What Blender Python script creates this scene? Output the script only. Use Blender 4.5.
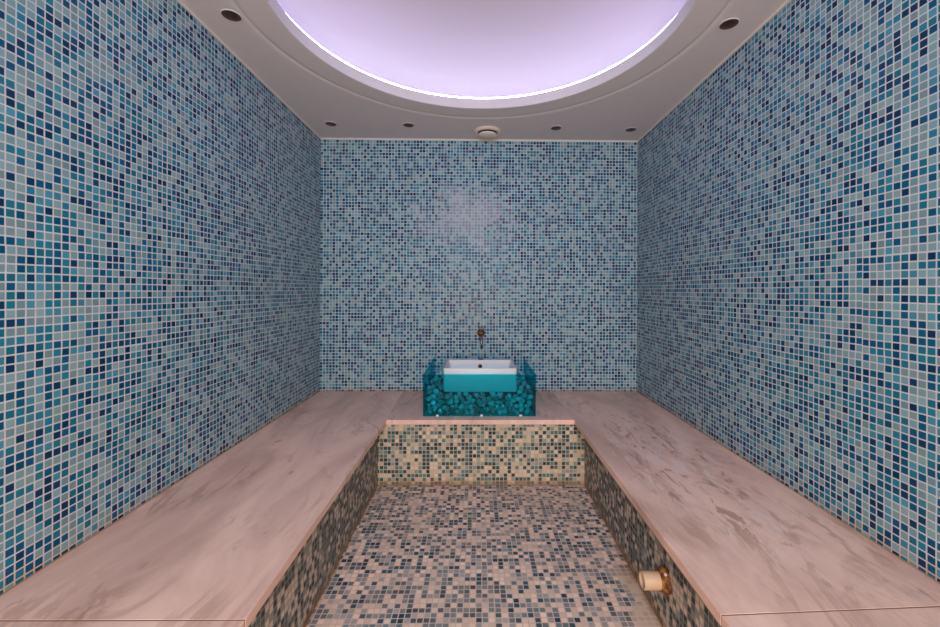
import bpy, bmesh, math, random
from mathutils import Vector, Matrix, noise
random.seed(7)
for o in list(bpy.data.objects): bpy.data.objects.remove(o)
C = bpy.context.scene.collection
R = math.radians

# ------------------------------------------------------------------ dimensions (metres)
EYE = 1.2586                 # camera height
XL, XR = -1.274, 1.307       # side walls
YB, YF = 3.339, -0.75        # back wall, wall with the doorway behind the camera
ZC = EYE + 1.23              # ceiling
ZB = EYE - 0.822             # bench top
SL = 0.030                   # slab thickness
BY = 2.603                   # front edge of the back slab
BL, BR = -0.575, 0.622       # inner edges of the side slabs
RL, RR, RBY = -0.638, 0.698, 2.650   # faces of the bench bases
TP = 0.025                   # mosaic pitch
CX, CY, CR = 0.012, 1.857, 0.916     # light cove

# ------------------------------------------------------------------ camera, light, exposure
cam = bpy.data.cameras.new('camera'); co = bpy.data.objects.new('camera', cam); C.objects.link(co)
co.location = (0, 0, EYE)
cam.sensor_width = 36; cam.lens = 410/940*36
YAW = 0.8
co.rotation_euler = (Matrix.Rotation(R(-YAW), 3, 'Z') @ Matrix.Rotation(R(90), 3, 'X') @ Matrix.Rotation(R(0.22), 3, 'Z')).to_euler()
cam.shift_x = -(7.5 + 410*math.tan(R(YAW)))/940
cam.shift_y = -23/940
cam.clip_start = 0.01
bpy.context.scene.camera = co
w = bpy.data.worlds.new('world'); bpy.context.scene.world = w; w.use_nodes = True
w.node_tree.nodes['Background'].inputs[0].default_value = (1.0, 0.75, 0.55, 1)
w.node_tree.nodes['Background'].inputs[1].default_value = 0.15
vs = bpy.context.scene.view_settings
vs.view_transform = 'Standard'; vs.look = 'None'; vs.gamma = 1; vs.use_curve_mapping = False
vs.exposure = 0.2
LED_POWER = 19.0; LED_COLOR = (0.54, 0.56, 1.0)
def area(name, loc, aim, sx, sy, power, color):
    l = bpy.data.lights.new(name, 'AREA'); l.shape = 'RECTANGLE'; l.size = sx; l.size_y = sy
    l.energy = power; l.color = color
    o = bpy.data.objects.new(name, l); C.objects.link(o); o.location = loc
    o.rotation_euler = (Vector(aim)-Vector(loc)).to_track_quat('-Z', 'Y').to_euler()
    return o
# added fill lights standing in for an unseen lit anteroom behind the camera
area('anteroom_cool_fill', (0.02, -1.25, 1.80), (0.02, 1.8, 1.35), 1.0, 0.6, 60, (0.58, 0.80, 1.0))
area('anteroom_warm_fill', (0.02, -0.95, 0.95), (0.02, 1.0, 0.75), 0.9, 0.5, 36, (1.0, 0.62, 0.32))

# ------------------------------------------------------------------ node helpers
class NT:
    def __init__(s, name):
        s.m = bpy.data.materials.new(name); s.m.use_nodes = True
        s.t = s.m.node_tree; s.n = s.t.nodes; s.l = s.t.links
        s.n.clear()
        s.out = s.n.new('ShaderNodeOutputMaterial')
        s.b = s.n.new('ShaderNodeBsdfPrincipled'); s.l.new(s.b.outputs[0], s.out.inputs[0])
    def put(s, sock, v):
        if hasattr(v, 'is_output'): s.l.new(v, sock)
        elif isinstance(v, (tuple, list)):
            sock.default_value = tuple(v) + ((1,) if len(v) == 3 and len(sock.default_value) == 4 else ())
        else: sock.default_value = v
    def math(s, op, a, b=None, c=None, clamp=False):
        n = s.n.new('ShaderNodeMath'); n.operation = op; n.use_clamp = clamp
        s.put(n.inputs[0], a)
        if b is not None: s.put(n.inputs[1], b)
        if c is not None: s.put(n.inputs[2], c)
        return n.outputs[0]
    def mix(s, f, a, b, blend='MIX'):
        n = s.n.new('ShaderNodeMix'); n.data_type = 'RGBA'; n.blend_type = blend
        s.put(n.inputs[0], f); s.put(n.inputs[6], a); s.put(n.inputs[7], b)
        return n.outputs[2]
    def noise(s, vec, scale, detail=3, rough=0.55, dist=0.0):
        n = s.n.new('ShaderNodeTexNoise'); s.put(n.inputs['Vector'], vec)
        n.inputs['Scale'].default_value = scale; n.inputs['Detail'].default_value = detail
        n.inputs['Roughness'].default_value = rough; n.inputs['Distortion'].default_value = dist
        return n.outputs[0]
    def white(s, x, y, z=0.0):
        n = s.n.new('ShaderNodeTexWhiteNoise'); n.noise_dimensions = '3D'
        s.put(n.inputs[0], s.comb(x, y, z)); return n.outputs[0], n.outputs[1]
    def comb(s, x, y, z):
        n = s.n.new('ShaderNodeCombineXYZ'); s.put(n.inputs[0], x); s.put(n.inputs[1], y); s.put(n.inputs[2], z)
        return n.outputs[0]
    def step(s, v, lo, hi):
        n = s.n.new('ShaderNodeMapRange'); n.interpolation_type = 'SMOOTHSTEP'
        s.put(n.inputs[0], v); n.inputs[1].default_value = lo; n.inputs[2].default_value = hi
        return n.outputs[0]
    def ramp(s, f, stops, mode='LINEAR'):
        n = s.n.new('ShaderNodeValToRGB'); n.color_ramp.interpolation = mode
        e = n.color_ramp.elements
        while len(e) < len(stops): e.new(0.5)
        for k, (p, c) in enumerate(stops): e[k].position = p; e[k].color = tuple(c) + (1,)
        s.put(n.inputs[0], f); return n.outputs[0]
    def pos(s):
        n = s.n.new('ShaderNodeTexCoord'); sp = s.n.new('ShaderNodeSeparateXYZ')
        s.l.new(n.outputs['Object'], sp.inputs[0])
        return n.outputs['Object'], sp.outputs[0], sp.outputs[1], sp.outputs[2]
    def bump(s, h, strength, dist):
        n = s.n.new('ShaderNodeBump'); s.put(n.inputs['Height'], h)
        n.inputs['Strength'].default_value = strength; n.inputs['Distance'].default_value = dist
        s.l.new(n.outputs[0], s.b.inputs['Normal'])

def simple(name, col, rough=0.5, metal=0.0, emis=None, estr=0.0, bump=None, var=0.0):
    t = NT(name); P, x, y, z = t.pos()
    c = col
    if var:
        c = t.mix(t.noise(P, 14, 4), tuple(v*(1-var) for v in col), tuple(min(1, v*(1+var)) for v in col))
    t.put(t.b.inputs['Base Color'], c)
    t.b.inputs['Roughness'].default_value = rough; t.b.inputs['Metallic'].default_value = metal
    if emis: t.put(t.b.inputs['Emission Color'], emis); t.b.inputs['Emission Strength'].default_value = estr
    if bump: t.bump(t.noise(P, bump[0], 4), 0.5, bump[1])
    return t.m

def mosaic(name, plane, stops, grout, seed=0.0, rough=0.22, off=(0, 0), kind='wall', gw=0.086):
    t = NT(name); P, x, y, z = t.pos()
    u, v = {'xz': (x, z), 'yz': (y, z), 'xy': (x, y)}[plane]
    u = t.math('ADD', u, 10+off[0]); v = t.math('ADD', v, 10+off[1])
    S = TP*13
    su = t.math('FLOOR', t.math('DIVIDE', u, S)); sv = t.math('FLOOR', t.math('DIVIDE', v, S))
    ju, _ = t.white(su, sv, seed+3.3); jv, _ = t.white(su, sv, seed+8.1)
    # the sheets the mosaic comes on sit a millimetre or so out of line, tiles wobble a little
    wob = t.noise(P, 9, 1)
    u2 = t.math('ADD', t.math('ADD', u, t.math('MULTIPLY', t.math('SUBTRACT', ju, 0.5), 0.0028)), t.math('MULTIPLY', wob, 0.003))
    v2 = t.math('ADD', t.math('ADD', v, t.math('MULTIPLY', t.math('SUBTRACT', jv, 0.5), 0.0028)), t.math('MULTIPLY', wob, -0.003))
    a = t.math('DIVIDE', u2, TP); b = t.math('DIVIDE', v2, TP)
    ia = t.math('FLOOR', a); ib = t.math('FLOOR', b)
    fa = t.math('ABSOLUTE', t.math('SUBTRACT', t.math('FRACT', a), 0.5)); fb = t.math('ABSOLUTE', t.math('SUBTRACT', t.math('FRACT', b), 0.5))
    r1, rc = t.white(ia, ib, seed); r2, _ = t.white(ia, ib, seed+5.7)
    # rounded square tile mask
    ex = t.math('MAXIMUM', t.math('SUBTRACT', fa, 0.5-gw-0.06), 0.0); ey = t.math('MAXIMUM', t.math('SUBTRACT', fb, 0.5-gw-0.06), 0.0)
    d = t.math('SQRT', t.math('ADD', t.math('MULTIPLY', ex, ex), t.math('MULTIPLY', ey, ey)))
    tile = t.math('SUBTRACT', 1.0, t.step(d, 0.045, 0.075))
    col = t.ramp(r1, stops, 'CONSTANT')
    tone = t.math('ADD', 0.82, t.math('MULTIPLY', r2, 0.36))
    tn = t.n.new('ShaderNodeVectorMath'); tn.operation = 'SCALE'; t.put(tn.inputs[0], col); t.put(tn.inputs[3], tone)
    col = tn.outputs[0]
    fl = t.noise(P, 260, 2)
    col = t.mix(t.math('MULTIPLY', fl, 0.03), col, (0.35, 0.5, 0.5))
    g = t.mix(t.noise(P, 5, 4), tuple(c*0.82 for c in grout), tuple(min(1, c*1.12) for c in grout))
    rr = t.math('ADD', rough, t.math('MULTIPLY', r2, 0.16))
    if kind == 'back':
        # pale bloom mid-wall: a blurred reflection painted into the colour, with some limescale
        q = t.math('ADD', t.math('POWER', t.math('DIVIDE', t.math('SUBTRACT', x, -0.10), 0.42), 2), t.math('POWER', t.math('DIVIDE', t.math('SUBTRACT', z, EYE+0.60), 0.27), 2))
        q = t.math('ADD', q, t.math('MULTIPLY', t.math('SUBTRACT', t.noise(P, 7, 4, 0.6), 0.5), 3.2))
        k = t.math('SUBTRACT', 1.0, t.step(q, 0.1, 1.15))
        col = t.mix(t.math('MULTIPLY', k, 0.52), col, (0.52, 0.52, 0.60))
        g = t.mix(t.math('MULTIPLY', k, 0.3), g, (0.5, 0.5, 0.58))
    if kind == 'floor':
        k = t.step(t.noise(P, 2.3, 4, 0.6), 0.42, 0.66)
        col = t.mix(t.math('MULTIPLY', k, 0.30), col, (0.50, 0.36, 0.30))
        # worn bare grout near the right hand edge by the pipe
        e = t.math('ADD', t.math('SUBTRACT', x, 0.60), t.math('MULTIPLY', t.math('SUBTRACT', t.noise(P, 8, 3), 0.5), 0.25))
        e = t.math('MULTIPLY', t.step(e, 0.0, 0.05), t.math('SUBTRACT', 1.0, t.step(y, 1.75, 1.95)))
        col = t.mix(t.math('MULTIPLY', e, 0.85), col, (0.62, 0.46, 0.34))
        # rust coloured joint all round
        m = t.math('MINIMUM', t.math('MINIMUM', t.math('SUBTRACT', x, RL), t.math('SUBTRACT', RR, x)), t.math('SUBTRACT', RBY, y))
        m = t.math('ADD', m, t.math('MULTIPLY', t.math('SUBTRACT', t.noise(P, 30, 3), 0.5), 0.03))
        k = t.math('SUBTRACT', 1.0, t.step(m, -0.004, 0.016))
        col = t.mix(t.math('MULTIPLY', k, 0.75), col, (0.30, 0.15, 0.075)); g = t.mix(t.math('MULTIPLY', k, 0.7), g, (0.30, 0.15, 0.075))
    if kind == 'riser':
        m = t.math('ADD', z, t.math('MULTIPLY', t.math('SUBTRACT', t.noise(P, 22, 3), 0.5), 0.07))
        k = t.math('SUBTRACT', 1.0, t.step(m, 0.0, 0.05))
        col = t.mix(t.math('MULTIPLY', k, 0.7), col, (0.30, 0.17, 0.08)); g = t.mix(t.math('MULTIPLY', k, 0.7), g, (0.28, 0.15, 0.07))
    if kind in ('wall', 'back'):
        m = t.math('ADD', t.math('SUBTRACT', z, ZB), t.math('MULTIPLY', t.math('SUBTRACT', t.noise(P, 22, 3), 0.5), 0.06))
        k = t.math('SUBTRACT', 1.0, t.step(m, 0.0, 0.06))
        g = t.mix(t.math('MULTIPLY', k, 0.7), g, (0.60, 0.34, 0.15))
    col = t.mix(tile, g, col)
    t.put(t.b.inputs['Base Color'], col)
    t.put(t.b.inputs['Roughness'], t.math('ADD', t.math('MULTIPLY', tile, t.math('SUBTRACT', rr, 0.8)), 0.8))
    t.b.inputs['Specular IOR Level'].default_value = 0.11
    tilt = t.math('MULTIPLY', t.math('ADD', t.math('MULTIPLY', t.math('FRACT', a), t.math('SUBTRACT', r2, 0.5)), t.math('MULTIPLY', t.math('FRACT', b), t.math('SUBTRACT', r1, 0.5))), 0.5)
    t.bump(t.math('MULTIPLY', tile, t.math('ADD', 0.8, tilt)), 0.6, 0.0010)
    return t.m

PALE, LTEAL, TEAL, DARK, NAVY = (0.215, 0.335, 0.36), (0.055, 0.25, 0.35), (0.010, 0.175, 0.265), (0.0, 0.082, 0.185), (0.0, 0.034, 0.105)
wstops = [(0, PALE), (0.18, (0.19, 0.325, 0.37)), (0.36, LTEAL), (0.46, TEAL), (0.66, DARK), (0.87, NAVY)]
rstops = [(0, (0.64, 0.50, 0.37)), (0.36, (0.31, 0.34, 0.29)), (0.52, (0.09, 0.20, 0.20)), (0.72, (0.03, 0.09, 0.10)), (0.92, (0.015, 0.05, 0.07))]
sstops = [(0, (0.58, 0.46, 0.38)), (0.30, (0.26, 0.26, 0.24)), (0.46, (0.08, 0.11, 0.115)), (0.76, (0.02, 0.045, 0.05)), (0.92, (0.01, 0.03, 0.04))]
fstops = [(0, (0.86, 0.62, 0.50)), (0.40, (0.40, 0.36, 0.35)), (0.57, (0.17, 0.21, 0.23)), (0.76, (0.035, 0.09, 0.125)), (0.93, (0.02, 0.05, 0.08))]
GW = (0.58, 0.60, 0.63)
M = {}
M['mos_left'] = mosaic('blue_mosaic_left', 'yz', wstops, GW, 1.0)
M['mos_right'] = mosaic('blue_mosaic_right', 'yz', wstops, GW, 17.0)
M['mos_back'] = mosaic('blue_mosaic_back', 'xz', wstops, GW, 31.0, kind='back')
M['mos_front'] = mosaic('blue_mosaic_front', 'xz', wstops, GW, 43.0)
M['mos_floor'] = mosaic('floor_mosaic', 'xy', fstops, (0.70, 0.52, 0.43), 57.0, rough=0.35, kind='floor')
M['mos_riser'] = mosaic('riser_mosaic', 'xz', rstops, (0.62, 0.46, 0.34), 71.0, rough=0.3, kind='riser')
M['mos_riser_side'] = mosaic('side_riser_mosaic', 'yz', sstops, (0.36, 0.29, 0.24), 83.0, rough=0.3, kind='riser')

def marble(name, rot, base, vein, seed, blotch=0.0):
    t = NT(name); P, x, y, z = t.pos()
    mp = t.n.new('ShaderNodeMapping'); t.l.new(P, mp.inputs[0])
    mp.inputs['Rotation'].default_value = (0, 0, rot); mp.inputs['Location'].default_value = (seed, seed*0.7, 0); mp.inputs['Scale'].default_value = (2.4, 0.75, 1)
    V = mp.outputs[0]
    cloud = t.noise(V, 1.6, 6, 0.62, 0.6)
    c = t.mix(t.step(cloud, 0.3, 0.72), tuple(v*0.78 for v in base), tuple(min(1, v*1.2) for v in base))
    r = t.math('ABSOLUTE', t.math('SUBTRACT', t.noise(V, 1.25, 6, 0.6, 0.9), 0.5))
    k = t.math('MULTIPLY', t.math('SUBTRACT', 1.0, t.step(r, 0.0, 0.035)), t.step(t.noise(P, 2.6, 2), 0.42, 0.66))
    c = t.mix(t.math('MULTIPLY', k, 0.5), c, vein)
    r = t.math('ABSOLUTE', t.math('SUBTRACT', t.noise(V, 3.4, 5, 0.6, 0.7), 0.5))
    k = t.math('MULTIPLY', t.math('SUBTRACT', 1.0, t.step(r, 0.0, 0.03)), t.step(t.noise(P, 4, 2), 0.5, 0.68))
    c = t.mix(t.math('MULTIPLY', k, 0.35), c, vein)
    # pits
    k = t.step(t.noise(V, 13, 3, 0.5), 0.69, 0.74)
    c = t.mix(t.math('MULTIPLY', k, 0.4), c, tuple(v*0.7 for v in vein))
    if blotch:
        e = t.math('ADD', t.math('POWER', t.math('DIVIDE', t.math('SUBTRACT', x, 0.94), 0.27), 2), t.math('POWER', t.math('DIVIDE', t.math('SUBTRACT', y, 2.0), 0.85), 2))
        e = t.math('SUBTRACT', 1.0, t.step(e, 0.2, 1.3))
        n = t.noise(V, 9, 4, 0.65, 0.8)
        c = t.mix(t.math('MULTIPLY', t.math('MULTIPLY', t.step(n, 0.52, 0.62), e), blotch), c, (0.94, 0.69, 0.62))
        c = t.mix(t.math('MULTIPLY', t.math('MULTIPLY', t.math('SUBTRACT', 1.0, t.step(n, 0.36, 0.46)), e), blotch*0.8), c, vein)
    t.put(t.b.inputs['Base Color'], c)
    t.put(t.b.inputs['Roughness'], t.math('ADD', 0.38, t.math('MULTIPLY', cloud, 0.25)))
    t.bump(t.noise(P, 55, 4), 0.12, 0.002)
    return t.m
MB_, MV = (0.90, 0.55, 0.45), (0.38, 0.19, 0.125)
M['marble_left'] = marble('rose_marble_left', R(-12), MB_, MV, 3.1)
M['marble_right'] = marble('rose_marble_right', R(18), MB_, MV, 8.4, blotch=0.9)
M['marble_back'] = marble('rose_marble_back', R(70), (0.84, 0.52, 0.44), MV, 12.2)
M['plaster'] = simple('white_plaster', (0.68, 0.625, 0.63), 0.75, bump=(30, 0.0008), var=0.04)
M['cove_paint'] = simple('lilac_cove_paint', (0.60, 0.53, 0.53), 0.8)
M['caulk'] = simple('white_caulk', (0.80, 0.72, 0.66), 0.5)
M['silicone'] = simple('stained_silicone', (0.40, 0.24, 0.14), 0.5, var=0.35)
M['joint'] = simple('dirty_joint', (0.24, 0.11, 0.055), 0.8)
M['led'] = simple('led_strip', (0.9, 0.9, 0.9), 0.5, emis=LED_COLOR, estr=LED_POWER)
M['ceramic'] = simple('white_ceramic', (0.76, 0.69, 0.70), 0.4)
M['dark_glass'] = simple('brown_lamp_glass', (0.05, 0.018, 0.008), 0.25)
M['copper'] = simple('dark_brown_reflector', (0.09, 0.035, 0.018), 0.5, 0.0)
M['vent_plastic'] = simple('ivory_vent_plastic', (0.80, 0.66, 0.56), 0.45)
M['dark_gap'] = simple('dark_gap', (0.03, 0.02, 0.015), 0.8)
M['brass'] = simple('aged_brass', (0.26, 0.16, 0.11), 0.45, 0.9, var=0.4)
M['brown_metal'] = simple('brown_corroded_metal', (0.14, 0.06, 0.035), 0.5, 0.5, var=0.4)
M['chrome'] = simple('dull_chrome', (0.55, 0.52, 0.55), 0.25, 1.0)
M['tarnish'] = simple('tarnished_steel', (0.16, 0.18, 0.22), 0.4, 0.8)
M['pvc'] = simple('cream_pvc', (0.62, 0.42, 0.27), 0.5, var=0.12)
M['plinth'] = simple('dark_plinth', (0.02, 0.05, 0.06), 0.7)  # unseen support, coloured dark so gaps between the lumps read as shade
def rust():
    t = NT('rusty_iron'); P, x, y, z = t.pos()
    c = t.ramp(t.noise(P, 45, 5, 0.7), [(0.35, (0.05, 0.014, 0.006)), (0.5, (0.20, 0.07, 0.015)), (0.62, (0.50, 0.24, 0.05))])
    t.put(t.b.inputs['Base Color'], c); t.b.inputs['Roughness'].default_value = 0.7
    t.bump(t.noise(P, 90, 4), 0.8, 0.003); return t.m
M['rust'] = rust()
def tinted():
    t = NT('teal_tinted_glass')
    t.n.remove(t.b)
    tr = t.n.new('ShaderNodeBsdfTransparent'); tr.inputs[0].default_value = (0.02, 0.82, 0.88, 1)
    gl = t.n.new('ShaderNodeBsdfGlossy'); gl.inputs['Roughness'].default_value = 0.03; gl.inputs[0].default_value = (0.9, 0.95, 1, 1)
    fr = t.n.new('ShaderNodeFresnel'); fr.inputs[0].default_value = 1.45
    f = t.math('MULTIPLY', fr.outputs[0], 0.35)
    mx = t.n.new('ShaderNodeMixShader'); t.l.new(f, mx.inputs[0]); t.l.new(tr.outputs[0], mx.inputs[1]); t.l.new(gl.outputs[0], mx.inputs[2])
    t.l.new(mx.outputs[0], t.out.inputs[0]); return t.m
M['glass'] = tinted()
def stone():
    t = NT('crushed_glass_stone'); P, x, y, z = t.pos()
    oi = t.n.new('ShaderNodeObjectInfo')
    c = t.ramp(oi.outputs['Random'], [(0, (0.08, 0.20, 0.22)), (0.4, (0.28, 0.46, 0.48)), (0.8, (0.62, 0.78, 0.78))])
    t.put(t.b.inputs['Base Color'], c); t.b.inputs['Roughness'].default_value = 0.12
    t.b.inputs['Transmission Weight'].default_value = 0.15
    return t.m
M['stone'] = stone()

# ------------------------------------------------------------------ mesh helpers
def link(name, bm, mat, parent=None, smooth=False, bevel=0.0):
    me = bpy.data.meshes.new(name); bmesh.ops.recalc_face_normals(bm, faces=bm.faces[:]); bm.to_mesh(me); bm.free()
    if smooth:
        for p in me.polygons: p.use_smooth = True
    for m in (mat if isinstance(mat, list) else [mat]): me.materials.append(m)
    o = bpy.data.objects.new(name, me); C.objects.link(o)
    if parent: o.parent = parent
    if bevel:
        b = o.modifiers.new('bevel', 'BEVEL'); b.width = bevel; b.segments = 2; b.limit_method = 'ANGLE'
    return o
def box(bm, x0, x1, y0, y1, z0, z1):
    r = bmesh.ops.create_cube(bm, size=1)
    for v in r['verts']:
        v.co = Vector((x0+(v.co.x+.5)*(x1-x0), y0+(v.co.y+.5)*(y1-y0), z0+(v.co.z+.5)*(z1-z0)))
    return r['verts']
def boxes(*bs):
    bm = bmesh.new()
    for b in bs: box(bm, *b)
    return bm
def lathe(prof, n=48, closed=False, mat=None, bm=None):
    """profile of (radius, height) turned about Z, then moved by mat"""
    bm = bm or bmesh.new(); rings = []
    for r, h in prof:
        if r < 1e-6: rings.append([bm.verts.new((0, 0, h))])
        else: rings.append([bm.verts.new((r*math.cos(2*math.pi*k/n), r*math.sin(2*math.pi*k/n), h)) for k in range(n)])
    pr = list(zip(rings, rings[1:])) + ([(rings[-1], rings[0])] if closed else [])
    for a, b in pr:
        for k in range(n):
            q = [a[k % len(a)], a[(k+1) % len(a)], b[(k+1) % len(b)], b[k % len(b)]]
            q = list(dict.fromkeys(q))
            if len(q) > 2: bm.faces.new(q)
    if mat:
        vs_ = [v for r in rings for v in r]; bmesh.ops.transform(bm, matrix=mat, verts=vs_)
    return bm
def tube(pts, rad, n=16, bm=None):
    bm = bm or bmesh.new(); pts = [Vector(p) for p in pts]; rings = []
    rad = rad if isinstance(rad, list) else [rad]*len(pts)
    for i, p in enumerate(pts):
        d = (pts[min(i+1, len(pts)-1)]-pts[max(i-1, 0)]).normalized()
        a = d.orthogonal().normalized() if i == 0 else (ax - d*ax.dot(d)).normalized()
        ax = a; b = d.cross(a)
        rings.append([bm.verts.new(p + (a*math.cos(2*math.pi*k/n)+b*math.sin(2*math.pi*k/n))*rad[i]) for k in range(n)])
    for a, b in zip(rings, rings[1:]):
        for k in range(n): bm.faces.new((a[k], a[(k+1) % n], b[(k+1) % n], b[k]))
    bm.faces.new(rings[0]); bm.faces.new(rings[-1][::-1]); return bm
def tag(o, label, cat, group=None):
    o['label'] = label; o['category'] = cat
    if group: o['group'] = group
    return o
def struct(o): o['kind'] = 'structure'; return o
def thing(name, loc, label, cat, group=None):
    o = bpy.data.objects.new(name, None); C.objects.link(o); o.location = loc; o.empty_display_size = 0.05
    return tag(o, label, cat, group)

# ------------------------------------------------------------------ setting
T = 0.12
struct(link('floor', boxes((XL-T, XR+T, YF-T, YB+T, -0.1, 0)), M['mos_floor']))
struct(link('wall_left', boxes((XL-T, XL, YF-T, YB+T, 0, ZC+0.6)), M['mos_left']))
struct(link('wall_right', boxes((XR, XR+T, YF-T, YB+T, 0, ZC+0.6)), M['mos_right']))
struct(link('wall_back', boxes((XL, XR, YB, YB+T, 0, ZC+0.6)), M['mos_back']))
DX0, DX1, DZ = -0.52, 0.57, 2.15
struct(link('wall_front', boxes((XL, DX0, YF-T, YF, 0, ZC+0.6), (DX1, XR, YF-T, YF, 0, ZC+0.6), (DX0, DX1, YF-T, YF, DZ, ZC+0.6)), M['mos_front']))

# lower ceiling: a plaster sheet with a round opening, a shallow groove round it and an upstand
def ceiling():
    bm = bmesh.new(); n = 144
    def ring(r, z): return [bm.verts.new((CX+r*math.cos(2*math.pi*k/n), CY+r*math.sin(2*math.pi*k/n), z)) for k in range(n)]
    def outer(z):
        vs_ = []
        for k in range(n):
            dx, dy = math.cos(2*math.pi*k/n), math.sin(2*math.pi*k/n)
            s = min((XR-CX)/dx if dx > 1e-9 else (XL-CX)/dx if dx < -1e-9 else 1e9,
                    (YB-CY)/dy if dy > 1e-9 else (YF-CY)/dy if dy < -1e-9 else 1e9)
            vs_.append(bm.verts.new((CX+dx*s, CY+dy*s, z)))
        return vs_
    prof = [(CR+0.20, ZC+0.072), (CR+0.012, ZC+0.072), (CR+0.004, ZC+0.068), (CR, ZC+0.064), (CR, ZC+0.002), (CR+0.003, ZC)]
    prof += [(CR+0.008, ZC), (CR+0.125, ZC), (CR+0.130, ZC), (CR+0.140, ZC+0.002), (CR+0.150, ZC+0.006), (CR+0.160, ZC+0.002), (CR+0.175, ZC), (CR+0.180, ZC)]
    rs = [ring(*p) for p in prof] + [outer(ZC)]
    for a, b in zip(rs, rs[1:]):
        for k in range(n): bm.faces.new((a[k], a[(k+1) % n], b[(k+1) % n], b[k]))
    # fill the corners the radial sampling misses
    o = rs[-1]
    for cx, cy in ((XL, YB), (XR, YB), (XL, YF), (XR, YF)):
        best = None
        for k in range(n):
            p, q = o[k].co, o[(k+1) % n].co
            if abs(p.x-q.x) > 1e-6 and abs(p.y-q.y) > 1e-6 and (p-Vector((cx, cy, ZC))).length < 0.3: best = k
        if best is not None:
            c = bm.verts.new((cx, cy, ZC)); bm.faces.new((o[best], c, o[(best+1) % n]))
    return bm
ce = struct(link('ceiling', ceiling(), M['plaster'], smooth=False))
for p in ce.data.polygons: p.use_smooth = True
ce.data.set_sharp_from_angle(angle=R(40))
# upper ceiling over the cove: curb wall and shallow dome
dome = [(CR+0.20, ZC+0.072), (CR+0.20, ZC+0.17), (CR+0.16, ZC+0.22)]
for k in range(1, 13):
    a = k/12*math.pi/2
    dome.append(((CR+0.16)*math.cos(a), ZC+0.22+0.26*math.sin(a)))
d = struct(link('ceiling', lathe(dome, 96, mat=Matrix.Translation((CX, CY, 0))), M['cove_paint'], smooth=True))
tag(link('led_light_strip', lathe([(CR+0.014, ZC+0.0725), (CR+0.026, ZC+0.0725), (CR+0.026, ZC+0.0815), (CR+0.014, ZC+0.0815)], 128, True, Matrix.Translation((CX, CY, 0))), M['led']),
    'glowing lavender light strip ringing the round ceiling cove', 'light')
# joints
struct(link('trim_1', boxes((XL, XR, YB-0.010, YB, ZC-0.012, ZC)), M['caulk'], bevel=0.004))
struct(link('trim_2', boxes((XL, XL+0.010, YF, YB-0.010, ZC-0.012, ZC)), M['caulk'], bevel=0.004))
struct(link('trim_3', boxes((XR-0.010, XR, YF, YB-0.010, ZC-0.012, ZC)), M['caulk'], bevel=0.004))
struct(link('trim_4', boxes((XL, XL+0.004, YF, YB-0.004, ZB, ZB+0.004)), M['silicone'], bevel=0.002))
struct(link('trim_5', boxes((XR-0.004, XR, YF, YB-0.004, ZB, ZB+0.004)), M['silicone'], bevel=0.002))
struct(link('trim_6', boxes((XL, XR, YB-0.003, YB, ZB, ZB+0.003)), M['silicone'], bevel=0.002))

# ------------------------------------------------------------------ benches
zt = ZB-SL
tag(link('bench_base', boxes((XL+.001, RL, YF+.001, YB-.001, 0, zt)), M['mos_riser_side']), 'dark mosaic tiled bench base under the left marble seat', 'bench', 'mosaic tiled bench bases')
tag(link('bench_base', boxes((RR, XR-.001, YF+.001, YB-.001, 0, zt)), M['mos_riser_side']), 'dark mosaic tiled bench base with the steam pipe, under the right marble seat', 'bench', 'mosaic tiled bench bases')
tag(link('bench_base', boxes((RL, RR, RBY, YB-.001, 0, zt)), M['mos_riser']), 'cream and green mosaic tiled bench base under the glass sink box', 'bench', 'mosaic tiled bench bases')
def slab(pts, mat, label):
    bm = bmesh.new()
    lo = [bm.verts.new((x, y, zt)) for x, y in pts]; hi = [bm.verts.new((x, y, ZB)) for x, y in pts]
    bm.faces.new(lo); bm.faces.new(hi)
    for k in range(len(pts)): j = (k+1) % len(pts); bm.faces.new((lo[k], lo[j], hi[j], hi[k]))
    o = link('marble_slab', bm, mat, bevel=0.0015); return tag(o, label, 'bench top', 'marble bench slabs')
g = 0.0008
slab([(XL, 1.034), (BL, 1.030), (BL, BY), (BL-0.025, YB), (XL, YB)], M['marble_left'], 'long pale rose marble slab topping the left bench')
slab([(BR, 1.034), (XR, 1.062), (XR, YB), (BR-0.006, YB), (BR, BY)], M['marble_right'], 'long rose marble slab with pale rough patches topping the right bench')
slab([(BL+g, BY), (BR-g, BY), (BR-0.006-g, YB), (BL-0.025+g, YB)], M['marble_back'], 'short marble slab along the back wall under the glass sink box')
slab([(XL, YF), (BL, YF), (BL, 1.030-4*g), (XL, 1.034-4*g)], M['marble_left'], 'marble slab at the near end of the left bench, in the bottom left corner')
slab([(BR, YF), (XR, YF), (XR, 1.062-4*g), (BR, 1.034-4*g)], M['marble_right'], 'marble slab at the near end of the right bench, in the bottom right corner')

for x0, x1, ya, yb, n_ in ((XL+.001, BL-.001, 1.034, 1.030, 7), (BR+.001, XR-.001, 1.034, 1.062, 8)):
    bm = bmesh.new(); e = 0.0001; d_ = 0.0031
    q = [(x0, ya-d_), (x1, yb-d_), (x1, yb-e), (x0, ya-e)]
    lo = [bm.verts.new((x, y, zt+.002)) for x, y in q]; hi = [bm.verts.new((x, y, ZB-0.0006)) for x, y in q]
    bm.faces.new(lo); bm.faces.new(hi)
    for k in range(4): bm.faces.new((lo[k], lo[(k+1) % 4], hi[(k+1) % 4], hi[k]))
    struct(link('trim_%d' % n_, bm, M['joint']))

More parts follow.
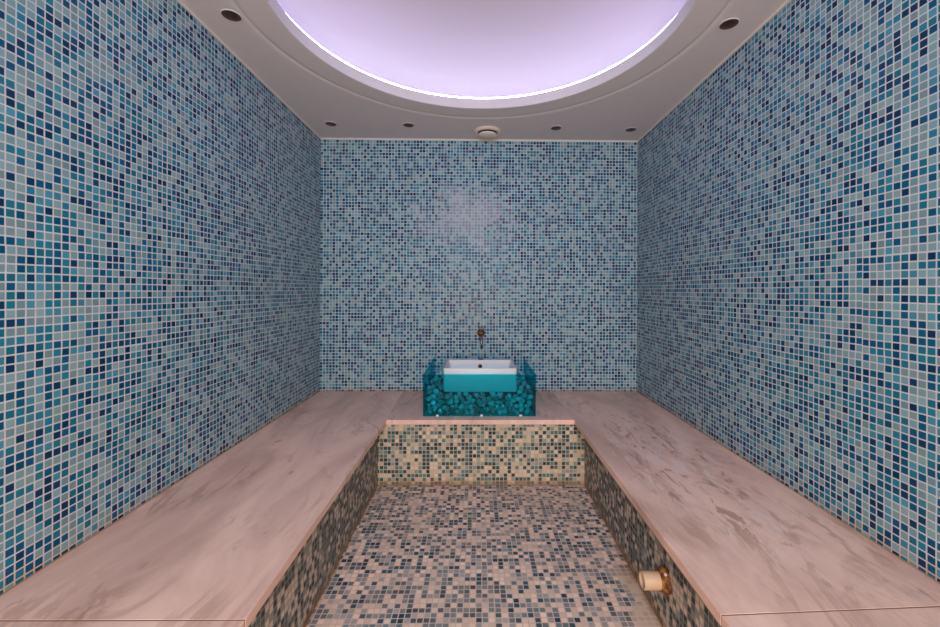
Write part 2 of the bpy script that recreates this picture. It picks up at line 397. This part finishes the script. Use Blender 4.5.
# ------------------------------------------------------------------ glass box, sink, stones, tap
GX0, GX1, GY0 = -0.352, 0.384, 2.675
t = thing('glass_box', (0, 0, 0), 'teal tinted glass box on the back bench around the white basin', 'glass box')
gt = 0.008; zg = EYE-0.548
link('front_panel', boxes((GX0, GX1, GY0, GY0+gt, ZB+0.001, zg)), M['glass'], t)
link('side_panel', boxes((GX0, GX0+gt, GY0+gt+0.0005, YB-0.001, ZB+0.001, zg)), M['glass'], t)
link('side_panel', boxes((GX1-gt, GX1, GY0+gt+0.0005, YB-0.001, ZB+0.001, zg)), M['glass'], t)
for px in (438, 482, 521):
    x = (px-477.5)*GY0/410
    link('clip', boxes((x-0.009, x+0.009, GY0-0.008, GY0-0.0002, ZB+0.0002, ZB+0.014)), M['ceramic'], t, bevel=0.004)
link('plinth', boxes((GX0+gt+.001, GX1-gt-.001, 2.80, YB-0.002, ZB+0.0005, ZB+0.129), (-0.19, 0.23, 2.80, 3.10, ZB+0.129, ZB+0.1395)), M['plinth'], t)

bx0, bx1, by0, by1, bz0, bz1 = -0.2265, 0.266, 2.742, 3.132, EYE-0.682, EYE-0.521
def basin():
    bm = bmesh.new()
    def rect(x0, x1, y0, y1, z, r=0.012, n=4):
        pts = []
        for cx, cy, a0 in ((x1-r, y1-r, 0), (x0+r, y1-r, 90), (x0+r, y0+r, 180), (x1-r, y0+r, 270)):
            for k in range(n+1):
                a = R(a0+90*k/n); pts.append(bm.verts.new((cx+r*math.cos(a), cy+r*math.sin(a), z)))
        return pts
    w_ = 0.013; dk = 0.062
    loops = [rect(bx0+.02, bx1-.02, by0+.02, by1-.02, bz0, .01), rect(bx0+.006, bx1-.006, by0+.004, by1-.004, bz0+.003),
             rect(bx0, bx1, by0, by1, bz0+.012), rect(bx0, bx1, by0, by1, bz1-.003), rect(bx0+.002, bx1-.002, by0+.002, by1-.002, bz1),
             rect(bx0+w_-.002, bx1-w_+.002, by0+w_-.002, by1-dk+.002, bz1), rect(bx0+w_, bx1-w_, by0+w_, by1-dk, bz1-.004),
             rect(bx0+w_+.012, bx1-w_-.012, by0+w_+.012, by1-dk-.012, bz1-.105, .03), rect(bx0+w_+.04, bx1-w_-.04, by0+w_+.04, by1-dk-.04, bz1-.125, .03)]
    for a, b in zip(loops, loops[1:]):
        for k in range(len(a)): j = (k+1) % len(a); bm.faces.new((a[k], a[j], b[j], b[k]))
    bm.faces.new(loops[0]); bm.faces.new(loops[-1]); return bm
t = thing('wash_basin', (0, 0, 0), 'rectangular white ceramic wash basin set in the glass box', 'sink')
b = link('basin', basin(), M['ceramic'], t, smooth=True); b.data.set_sharp_from_angle(angle=R(35))
rx = Matrix.Rotation(R(90), 4, 'X')
xo = (480.5-477.5)*3.06/410
link('overflow_ring', lathe([(0.0, 0.003), (0.008, 0.003), (0.008, 0.006), (0.015, 0.006), (0.016, 0)], 24, False, Matrix.Translation((xo, by1-0.062-0.005, bz1-0.045)) @ rx), M['brass'], b, smooth=True)
link('overflow_hole', lathe([(0, 0), (0.0078, 0), (0.0078, 0.004), (0, 0.004)], 20, False, Matrix.Translation((xo, by1-0.062-0.006, bz1-0.045)) @ rx), M['dark_gap'], b)
link('tap_hole_cover', lathe([(0.020, 0), (0.020, 0.003), (0.015, 0.006), (0, 0.007)], 24, False, Matrix.Translation((0.026, 3.100, bz1))), M['brown_metal'], b, smooth=True)
link('drain', lathe([(0.024, 0), (0.024, 0.003), (0.010, 0.004), (0, 0.002)], 24, False, Matrix.Translation((0.02, 2.91, bz1-.125))), M['chrome'], b, smooth=True)

# crushed glass lumps, four shapes
protos = []
for s in range(5):
    bm = bmesh.new(); bmesh.ops.create_icosphere(bm, subdivisions=2, radius=0.5)
    cuts = [Vector((random.gauss(0, 1), random.gauss(0, 1), random.gauss(0, 1))).normalized() for _ in range(9)]
    lim = [random.uniform(0.26, 0.42) for _ in cuts]
    for v in bm.verts:
        for c, l in zip(cuts, lim):
            e = v.co.dot(c)-l
            if e > 0: v.co -= c*e
    me = bpy.data.meshes.new('glass_stone'); bm.to_mesh(me); bm.free(); me.materials.append(M['stone']); protos.append(me)
SR = 0.0205
zf = ZB+0.0005+SR
placed = []
def drop(region, limit, n, floor_z, labels, grp):
    """let n lumps settle one by one in the box region = x0, x1, y0, y1; stop above limit(x, y)"""
    made = 0; fails = 0
    while made < n and fails < 12:
        best = None
        for _ in range(70):
            x = random.uniform(region[0]+SR, region[1]-SR); y = random.uniform(region[2]+SR, region[3]-SR)
            z = floor_z
            for (a, b, c) in placed:
                d2 = (a-x)**2+(b-y)**2
                if d2 < (2*SR)**2: z = max(z, c+math.sqrt((2*SR)**2-d2))
            if z <= limit(x, y) and (best is None or z < best[2]): best = (x, y, z)
        if best is None: fails += 1; continue
        placed.append(best); made += 1
        o = bpy.data.objects.new('glass_stone', random.choice(protos)); C.objects.link(o)
        o.location = best; o.rotation_euler = [random.uniform(0, 6.28) for _ in range(3)]
        sc = 2*SR*random.uniform(1.0, 1.14); o.scale = (sc, sc*0.96, sc*random.uniform(0.9, 1.0))
        for top, lab in labels:
            if best[2] < top:
                third = (best[0]-GX0)/(GX1-GX0)
                if region[1]-region[0] > 0.5: lab = lab.replace('front pane', 'front pane '+('at its left end' if third < 0.25 else 'left of its middle' if third < 0.5 else 'right of its middle' if third < 0.75 else 'at its right end'))
                else: lab += ', '+('near its front' if best[1] < 2.95 else 'against the back wall' if best[1] > 3.15 else 'halfway back')
                tag(o, lab, 'stone', grp+': '+lab.replace('teal glass lump ', '')); break
def lim_front(x, y):
    inb = bx0-SR < x < bx1+SR
    if inb and y > by0-SR: return bz0-SR-0.001
    if inb: return ZB+0.135
    return ZB+0.165
drop((GX0+gt, GX1-gt, GY0+gt, 2.797), lim_front, 185, zf,
     [(ZB+0.045, 'teal glass lump behind the front pane, in the bottom layer'), (ZB+0.085, 'teal glass lump behind the front pane, in the second layer up'),
      (ZB+0.125, 'teal glass lump behind the front pane, just under the basin'), (9, 'teal glass lump behind the front pane, on top beside the basin')], 'glass lumps')
for x0, x1, side in ((GX0+gt, bx0-0.001, 'left'), (bx1+0.001, GX1-gt, 'right')):
    drop((x0, x1, 2.797, YB-0.01), lambda x, y: ZB+0.172, 56, ZB+0.13+SR, [(9, 'teal glass lump heaped along the side pane, %s of the basin' % side)], 'glass lumps')

# tap on the back wall
tx = (481-477.5)*YB/410; tz = EYE-(333-290.5)*3.30/410
t = thing('wall_tap', (tx, YB, tz), 'small aged brass tap on the back wall above the basin', 'tap')
link('flange', lathe([(0.0, 0.002), (0.030, 0.002), (0.030, 0.008), (0.022, 0.016), (0.014, 0.018), (0, 0.018)], 28, False, rx), M['brown_metal'], t, smooth=True)
link('body', lathe([(0.0, 0.018), (0.014, 0.018), (0.014, 0.05), (0.022, 0.054), (0.022, 0.085), (0.016, 0.092), (0, 0.092)], 24, False, rx), M['brown_metal'], t, smooth=True)
link('spout', tube([(0, -0.068, -0.010), (0.001, -0.085, -0.028), (0.004, -0.098, -0.050), (0.006, -0.100, -0.080), (0.006, -0.100, -0.108)], [0.013, 0.013, 0.012, 0.011, 0.011]), M['tarnish'], t, smooth=True)
link('nozzle', tube([(0.0, -0.09, -0.018), (0.0, -0.112, -0.040)], [0.014, 0.010]), M['brass'], t, smooth=True)
hd = link('handle', tube([(0, -0.070, 0.015), (0, -0.071, 0.036)], 0.008), M['brass'], t, smooth=True)
link('lever', boxes((-0.024, 0.024, -0.080, -0.062, 0.034, 0.046)), M['brass'], hd, bevel=0.004)

# ------------------------------------------------------------------ steam pipe on the right bench base
py, pz = 1.499, EYE-1.064
t = thing('steam_outlet_pipe', (RR, py, pz), 'short cream pipe stub with rusty collar on the right bench base', 'pipe')
ry = Matrix.Rotation(R(-90), 4, 'Y')
link('collar', lathe([(0.0, -0.001), (0.045, -0.001), (0.046, 0.010), (0.041, 0.018), (0.037, 0.020), (0.036, 0.028), (0, 0.026)], 32, False, ry), M['rust'], t, smooth=True)
link('pipe', lathe([(0.030, 0.0262), (0.030, 0.088), (0.027, 0.090), (0.024, 0.088), (0.024, 0.05), (0, 0.05)], 32, False, ry), M['pvc'], t, smooth=True)
link('screw', lathe([(0.006, 0.0), (0.006, 0.005), (0, 0.007)], 16, False, Matrix.Translation((0, 0.0, 0)) @ Matrix.Translation((-0.010, -0.022, 0.036)) @ ry), M['ceramic'], t, smooth=True)

# ------------------------------------------------------------------ ceiling fittings
def pt(px, py_):   # where a ceiling spot lies
    y = 410*1.23/(290.5-py_); return ((px-477.5)*y/410, y)
x, y = 0.073, 3.165
t = thing('ceiling_vent', (x, y, ZC), 'round ivory air vent on the ceiling near the back wall', 'vent')
link('outer_ring', lathe([(0.072, -0.002), (0.078, -0.018), (0.092, -0.018), (0.104, -0.010), (0.108, 0), (0.072, 0)], 48, True), M['vent_plastic'], t, smooth=True)
link('throat', lathe([(0.0, -0.0015), (0.0715, -0.0015)], 40), M['dark_gap'], t)
link('stem', lathe([(0.012, -0.0016), (0.012, -0.024)], 16), M['dark_gap'], t)
link('centre_disc', lathe([(0, -0.020), (0.055, -0.020), (0.069, -0.024), (0.070, -0.030), (0.055, -0.038), (0.0, -0.044)], 48), M['vent_plastic'], t, smooth=True)
DL = [(232.5, 18.5, 'recessed brown downlight at top left, beside the cove and the left wall'),
      (730, 20.5, 'recessed brown downlight at top right, beside the cove and the right wall'),
      (331, 125, 'recessed brown downlight in the back left corner of the ceiling'),
      (408, 125.5, 'recessed brown downlight between the back left corner and the round vent'),
      (555.6, 127, 'recessed brown downlight between the round vent and the back right corner'),
      (631, 128, 'recessed brown downlight in the back right corner of the ceiling')]
base = None
for px, py_, lab in DL:
    x, y = pt(px, py_)
    if base is None:
        base = thing('downlight', (x, y, ZC), lab, 'light', 'recessed ceiling downlights')
        link('rim', lathe([(0.0385, 0.0), (0.0385, -0.0035), (0.040, -0.004), (0.0425, -0.002), (0.043, 0)], 40, True), M['plaster'], base, smooth=True)
        rf = link('reflector', lathe([(0.0384, -0.0034), (0.035, -0.001), (0.030, -0.0006), (0.0265, -0.0006), (0.0265, -0.0002), (0.0384, -0.0002)], 40, True), M['copper'], base, smooth=True)
        link('lens', lathe([(0.0, -0.0022), (0.018, -0.002), (0.0264, -0.0008)], 40), M['dark_glass'], base, smooth=True)
    else:
        r = base.copy(); C.objects.link(r); r.location = (x, y, ZC); r['label'] = lab
        for ch in list(base.children):
            c = ch.copy(); C.objects.link(c); c.parent = r
